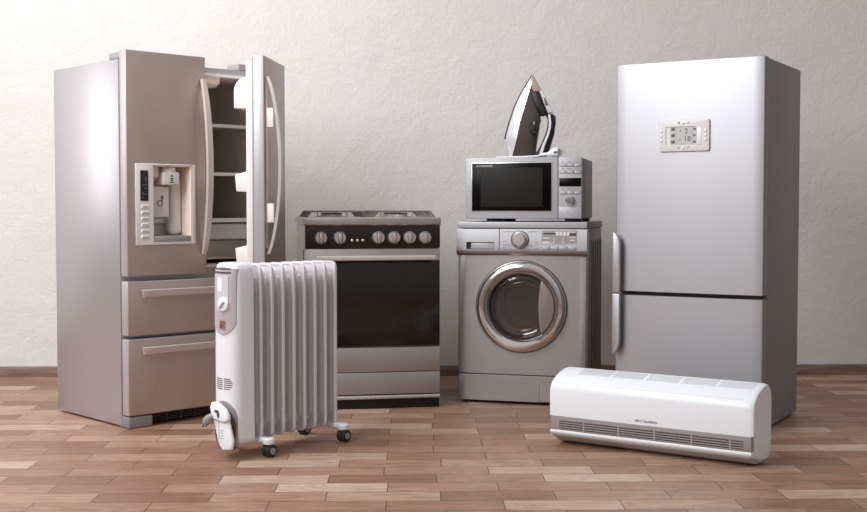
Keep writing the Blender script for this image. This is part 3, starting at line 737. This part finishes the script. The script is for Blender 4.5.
# ------------------------------------------------------------------ oil radiator
def radiator():
    t = thing('oil_radiator', 'white finned oil radiator on black casters in front of the french door refrigerator', 'heater', (-.5084, 4.2836, 0), .834)
    bc, hw = .1, .072
    zb, zt = .060, .697
    for k in range(8):
        a = -.002+.0535*k
        g = MB()
        # thin outer flange
        g.prism(rrect(bc-hw+.004, bc+hw-.004, zb+.004, zt-.004, .024, 6), 'x', a-.0025, a+.0025)
        def ring0(m, th): return [(a+th, u, w) for u, w in rrect(bc-hw+m, bc+hw-m, zb+m, zt-m, .026-m, 6)]
        g.loft([ring0(.0015, -.0058), ring0(0, -.0045), ring0(0, .0045), ring0(.0015, .0058), ring0(.0055, .0058), ring0(.007, .0025), ring0(.007, -.0025), ring0(.0055, -.0058), ring0(.0015, -.0058)], cap=False)
        # raised oil channel pillow
        # pressed hubs joining neighbours at top and bottom
        for zc in (zt-.05, zb+.055):
            g.lathe([(.040, -.002), (.034, -.010), (.026, -.0268), (.026, .0268), (.034, .010), (.040, .002)], (a, bc, zc), 'x', 28)
        # vertical pressed channels
        for u, hu in ((bc-.034, .017), (bc+.034, .017)):
            g.prism(rrect(u-hu, u+hu, zb+.05, zt-.045, .014, 4), 'x', a-.0095, a+.0095, .0035, 2)
        g.build('fin', 'enamel', t, ang=28)
    # end cover
    plan = [(-.040, .026), (-.095, .028), (-.112, .034), (-.122, .046), (-.1285, .062), (-.131, .082), (-.131, .104), (-.1285, .124), (-.122, .142), (-.11, .156), (-.092, .165), (-.04, .17)]
    ca, cb = -.08, .098
    rings = []
    for z, k in ((.058, .80), (.061, .9), (.068, .97), (.082, 1.), (.2, 1.), (.4, .995), (.6, .98), (.66, .965), (.682, .93), (.695, .87), (.702, .77), (.705, .6)):
        rings.append([(ca+(a-ca)*k if a < ca else a, cb+(b-cb)*(k if z > .3 else .5+.5*k), z) for a, b in plan])
    cov = MB().loft(rings).build('end_cover', 'cover_white', t, ang=50)
    def fa(b, z=.4):
        k = 1. if z < .3 else 1-.02*(z-.3)/.3 if z < .6 else .98-.4*max(0, z-.6)**1.5*1
        if z > .66: k = .965-.1*((z-.66)/.035)**2
        bb = cb+(b-cb)/k
        pl = sorted([(q[1], q[0]) for q in plan])
        for (b0, a0), (b1, a1) in zip(pl, pl[1:]):
            if b0 <= bb <= b1: return ca+(a0+(a1-a0)*(bb-b0)/(b1-b0)-ca)*k
        return -.05
    def skin(zlo, zhi, b0, b1, off0, off1, nb=18, nz=10):
        # a patch that follows the curved cover face
        out = []; m = MB(); v = []; f = []
        for side, off in ((0, off1), (1, off0)):
            for i in range(nb+1):
                b = b0+(b1-b0)*i/nb
                for j in range(nz+1):
                    z = zlo(b)+(zhi(b)-zlo(b))*j/nz; v.append((fa(b, z)-off, b, z))
        N = nz+1; S = (nb+1)*N
        for i in range(nb):
            for j in range(nz):
                q = (i*N+j, (i+1)*N+j, (i+1)*N+j+1, i*N+j+1); f.append(q); f.append(tuple(S+x for x in q[::-1]))
        for i in range(nb):
            for j in (0, nz): f.append((i*N+j, (i+1)*N+j, S+(i+1)*N+j, S+i*N+j))
        for j in range(nz):
            for i in (0, nb): f.append((i*N+j, i*N+j+1, S+i*N+j+1, S+i*N+j))
        m._add(v, f); return m
    def U(zc, r, bm_): return lambda b: zc-r*math.sqrt(max(0, 1-((b-bm_)/.0545)**2))
    pn = skin(U(.5, .05, .089), lambda b: .692-.006*abs(b-.09)/.04, .035, .143, -.004, .004, 24).build('control_panel', 'mauve', t)
    skin(lambda b: .535, lambda b: .66, .058, .118, .003, .0055, 10, 4).build('panel_inset', 'mauve_light', pn)
    skin(lambda b: .60+(b-.09)*.3, lambda b: .652, .088, .112, .0052, .0062, 4, 4).build('painted_inset_reflection', 'white', pn)  # white slanted reflection on the inset, painted as a thin patch
    skin(lambda b: .668, lambda b: .674, .05, .134, .003, .0055, 12, 2).build('panel_vent', 'print_dark', pn)
    skin(lambda b: .682, lambda b: .687, .052, .132, .003, .0055, 12, 2).build('panel_vent', 'print_dark', pn)
    kx = fa(.08, .56)
    kb = MB().lathe([(.0265, -.001), (.0265, -.007), (.023, -.011), (0, -.0125)], (kx, .08, .558), 'x', 32).build('thermostat_knob', 'white', t)
    box(-.0225, -.013, -.004, .004, -.018, .018, .002, mtx=Matrix.Translation((kx, .08, .558)) @ Matrix.Rotation(.8, 4, 'X')).build('knob_grip', 'white_warm', kb)
    sw = skin(lambda b: .468, lambda b: .503, .070, .102, .003, .0055, 6, 3).build('power_switch_frame', 'grey_mid', pn)
    skin(lambda b: .473, lambda b: .498, .075, .097, .005, .0075, 6, 3).build('power_switch', 'orange', pn)
    skin(lambda b: .474, lambda b: .488, .088, .095, .0065, .0082, 3, 3).build('switch_mark', 'print_dark', pn)
    for k in range(6):
        z = .288-.0072*k; e = (.008, .003, 0, 0, .004, .01)[k]
        for b0, b1 in ((.047+e, .085), (.093, .128-e*.4)):
            skin(lambda b, z=z, b0=b0: z+(b-b0)*.04, lambda b, z=z, b0=b0: z+.003+(b-b0)*.04, b0, b1, -.001, .0008, 4, 1).build('vent_slot', 'dark_slot', cov)
    # cord holder: surround, dark well, plate, cap, plug
    def EL(bm_, rb, zc, rz): 
        h = lambda b: rz*math.sqrt(max(0, 1-((b-bm_)/rb)**2)); return (lambda b: zc-h(b)), (lambda b: zc+h(b))
    lo = lambda b: .052; _, hi = EL(.085, .052, .15, .062)
    skin(lo, hi, .0335, .1365, -.002, .005).build('cord_well', 'grey_mid', t)
    cw = []
    for k in range(5):
        rr = .036+.0022*k; pts = []
        for i in range(24):
            a = 2*PI*i/24; b = .078+rr*math.cos(a); z = .113+(rr+.03)*math.sin(a)
            pts.append((fa(min(max(b, .035), .143), z)-.010-.002*(k % 2), b, max(z, .03)))
        cw.append(pts+[pts[0]])
    m = MB()
    for p in cw: m.tube(p, .003, 6)
    m.build('wound_cord', 'dark_grey', t)
    hp = MB().prism([(.018, .046), (.068, .038), (.09, .06), (.118, .15), (.036, .155), (.010, .08)], 'x', -.156, -.142, .006, 3).build('cord_plate', 'white', t)
    box(-.144, -.12, .055, .095, .07, .14).build('cord_bracket', 'white', t)
    g = MB()
    for z in (.082, .091, .100, .109): g.box(-.1568, -.1555, .058, .080, z, z+.0018)
    g.box(-.1568, -.1555, .083, .0847, .05, .142)
    g.build('plate_marks', 'grey_mid', hp)
    cp = MB().prism([(.022, .150), (.026, .170), (.045, .192), (.08, .208), (.112, .210), (.122, .190), (.114, .160), (.10, .148), (.045, .142)], 'x', -.168, -.148, .006, 3).build('cord_cap', 'white', t)
    MB().prism([(.068, .156), (.064, .170), (.072, .184), (.090, .184), (.092, .176), (.080, .172), (.076, .157)], 'x', -.1695, -.1665).build('cap_slot', 'dark_grey', cp)
    plg = MB().tube([(-.158, .096, .163), (-.162, .108, .160), (-.165, .118, .156), (-.168, .127, .148), (-.170, .134, .138), (-.171, .139, .130)], [.006, .008, .011, .015, .0155, .013], 12).build('plug', 'grey_mid', t)
    m = MB()
    for dx in (-.006, .007): m.tube([(-.171+dx, .138, .132), (-.173+dx, .146, .116)], .0028, 8)
    m.build('plug_pins', 'dark_grey', plg)
    # foot bars and casters
    for a in (0, .379):
        g = MB().prism(rrect(-.018, .237, .052, .0705, .006, 3), 'x', a-.014, a+.014, .005, 3)
        g.lathe([(.0, .048), (.019, .048), (.022, .053), (.022, .066), (.018, .071), (0, .072)], (a, -.004, 0), 'z', 20).lathe([(.0, .048), (.019, .048), (.022, .053), (.022, .066), (.018, .071), (0, .072)], (a, .223, 0), 'z', 20)
        g.build('foot_bar', 'white', t)
        for b in (-.002, .221):
            w = MB().lathe([(.012, -.020), (.020, -.020), (.0235, -.016), (.0235, -.004), (.0215, -.002), (.0215, .002), (.0235, .004), (.0235, .016), (.020, .020), (.012, .020)], (a+.004, b, .0236), 'y', 28).cyl((a, b, 0), .006, .03, .05, 'z', 10).build('caster', 'rubber', t)
            MB().cyl((a+.004, b, .0236), .0125, -.0215, .0215, 'y', 20).build('caster_hub', 'grey_mid', w)
    return t
radiator()

# ------------------------------------------------------------------ air conditioner
def aircon():
    t = thing('air_conditioner', 'white split air conditioner wall unit lying on the floor before the silver refrigerator', 'air conditioner', (.5475, 4.49, 0), -.623)
    x0, x1 = -.012, .784
    prof = [(.0, .112), (-.001, .207), (.003, .224), (.013, .239), (.03, .252), (.052, .263), (.08, .273), (.108, .280), (.135, .283), (.155, .280), (.174, .268), (.186, .248), (.19, .22), (.19, .085), (.186, .055), (.174, .026), (.155, .010), (.08, .012), (.035, .032), (.02, .112)]
    cx, cz = .1, .15
    n = len(prof); rings = []
    def rng(x, k): return [(x, cx+(b-cx)*k, cz+(z-cz)*k) for b, z in prof]
    for x, k in ((x0, .955), (x0+.003, .978), (x0+.010, .99), (x0+.02, 1.), (x1-.02, 1.), (x1-.010, .99), (x1-.003, .97), (x1, .945)):
        rings.append(rng(x, k))
    cas = MB().loft(rings).build('casing', 'white', t, ang=40)
    # grey band and grille under the front
    bp = [(.004, .114), (-.0005, .1125), (.0, .060), (.01, .056), (.03, .06), (.03, .114)]
    gb = MB().prism(bp, 'x', x0+.006, x1-.008, .0008, 1).build('front_band', 'ac_grey', t)
    g = MB()
    for k in range(4):
        z = .0935-.0088*k
        g.box(.03, .748, -.0012, .004, z-.0013, z+.0013)
    g.build('outlet_slots', 'dark_slot', t)
    g = MB()
    for k in range(5): g.box(.135+.142*k-.003, .135+.142*k+.003, -.0028, .003, .061, .099)
    for z in (.0993, .0891, .0803, .0715, .0645): g.box(.03, .748, -.0026, .001, z-.0012, z+.0012)
    g.build('slot_dividers', 'ac_grey', t)
    MB().prism([(-.001, .0575), (-.0025, .051), (.002, .043), (.012, .038), (.03, .04), (.03, .058), (.0, .0595)], 'x', x0+.004, x1-.006, .001, 1).build('outlet_lip', 'white', t)
    MB().prism([(.004, .040), (.012, .034), (.016, .030), (.028, .027), (.034, .020), (.060, .007), (.13, .0), (.145, .006), (.145, .035), (.03, .045)], 'x', x0+.010, x1-.014, .002, 1).build('underside', 'ac_under', t)
    g = MB()
    g.box(.02, .775, .018, .02, .0275, .0295)
    for x in (.09, .62): g.prism([(.018, .031), (.036, .017), (.037, .0185), (.02, .0325)], 'x', x, x+.0015)
    g.build('underside_seams', 'print_dark', t) if False else g.bm.free()
    # top seam and inlet grilles
    def topz(b):
        for (b0, z0), (b1, z1) in zip(prof[1:12], prof[2:13]):
            if b0 <= b <= b1: return z0+(z1-z0)*(b-b0)/(b1-b0)
        return .28
    def strip(xa, xb, ba, bb, up, n=6):
        v = [(ba+(bb-ba)*i/n, topz(ba+(bb-ba)*i/n)+up) for i in range(n+1)]
        w = [(b, z-up-.0015) for b, z in v[::-1]]
        return MB().prism(v+w, 'x', xa, xb)
    g = MB()
    strip(.014, .745, .0105, .0135, .0004).build('top_seam', 'ac_lip', t)
    for k in range(5):
        xa = .075+.138*k
        s = strip(xa, xa+.13, .062, .122, .0006).build('inlet_panel', 'ac_lip', t)
        m = MB()
        for j in range(24):
            x = xa+.004+j*.0052
            v = [(b, topz(b)+.0022) for b in (.065, .075, .085, .095, .107, .119)]
            m.prism(v+[(b, z-.002) for b, z in v[::-1]], 'x', x, x+.0024)
        m.build('inlet_slats', 'white', s)
    text('lettering', 'AirCondition', .0145, .338, -.0014, .1235, 'print_grey', t, shear=.5, width=.092)
    box(x1-.0035, x1-.001, .15, .165, .072, .0745).build('release_mark', 'print_dark', t) if False else None
    return t
aircon()

# ------------------------------------------------------------------ light, world, camera
w = bpy.data.worlds.new('studio'); bpy.context.scene.world = w; w.use_nodes = True
nt = w.node_tree; n = nt.nodes; L = nt.links; bg = n['Background']
tc = n.new('ShaderNodeTexCoord'); sp = n.new('ShaderNodeSeparateXYZ'); L.new(tc.outputs['Generated'], sp.inputs[0])
r = n.new('ShaderNodeValToRGB'); mr = n.new('ShaderNodeMapRange'); mr.inputs['From Min'].default_value = -1; L.new(sp.outputs['Z'], mr.inputs['Value']); L.new(mr.outputs[0], r.inputs[0])
e = r.color_ramp.elements; e[0].position = .45; e[0].color = (.20, .182, .175, 1); e[1].position = 1; e[1].color = (.60, .605, .62, 1)
q = e.new(.6); q.color = (.42, .40, .39, 1)
L.new(r.outputs[0], bg.inputs['Color']); bg.inputs['Strength'].default_value = .92

def area(name, loc, target, sx, sy, power, col):
    l = bpy.data.lights.new(name, 'AREA'); l.shape = 'RECTANGLE'; l.size = sx; l.size_y = sy; l.energy = power; l.color = col
    o = bpy.data.objects.new(name, l); C.objects.link(o); o.location = loc
    o.rotation_euler = (Vector(target)-Vector(loc)).to_track_quat('-Z', 'Y').to_euler(); return o
area('window_light', (-2.9, 1.3, 3.0), (.4, 5.4, .6), 2.2, 2.2, 135, (.95, .97, 1))
area('wall_fill_light', (-2.1, 3.7, 3.6), (-.8, 6.36, 1.3), 1.6, 1.6, 95, (1, .985, .975))  # added overhead lamp to brighten the back wall, not a ceiling fixture
area('side_streak_light', (-5.2, 5.45, 1.9), (-1.2, 5.6, 1.3), 1.3, 1.6, 27, (1, .98, .965))  # added lamp, not a window: streak on fridge side, raking wall light

cam = bpy.data.cameras.new('camera'); co = bpy.data.objects.new('camera', cam); C.objects.link(co)
cam.sensor_width = 36; cam.lens = 1189.15/867*36; cam.clip_end = 50
p, yaw = .0402, .0212
co.location = (0, 0, .9)
co.rotation_euler = (PI/2-p, 0, -yaw)
S = bpy.context.scene; S.camera = co
S.view_settings.view_transform = 'Standard'; S.view_settings.look = 'None'; S.view_settings.gamma = 1; S.view_settings.exposure = 0; S.view_settings.use_curve_mapping = False
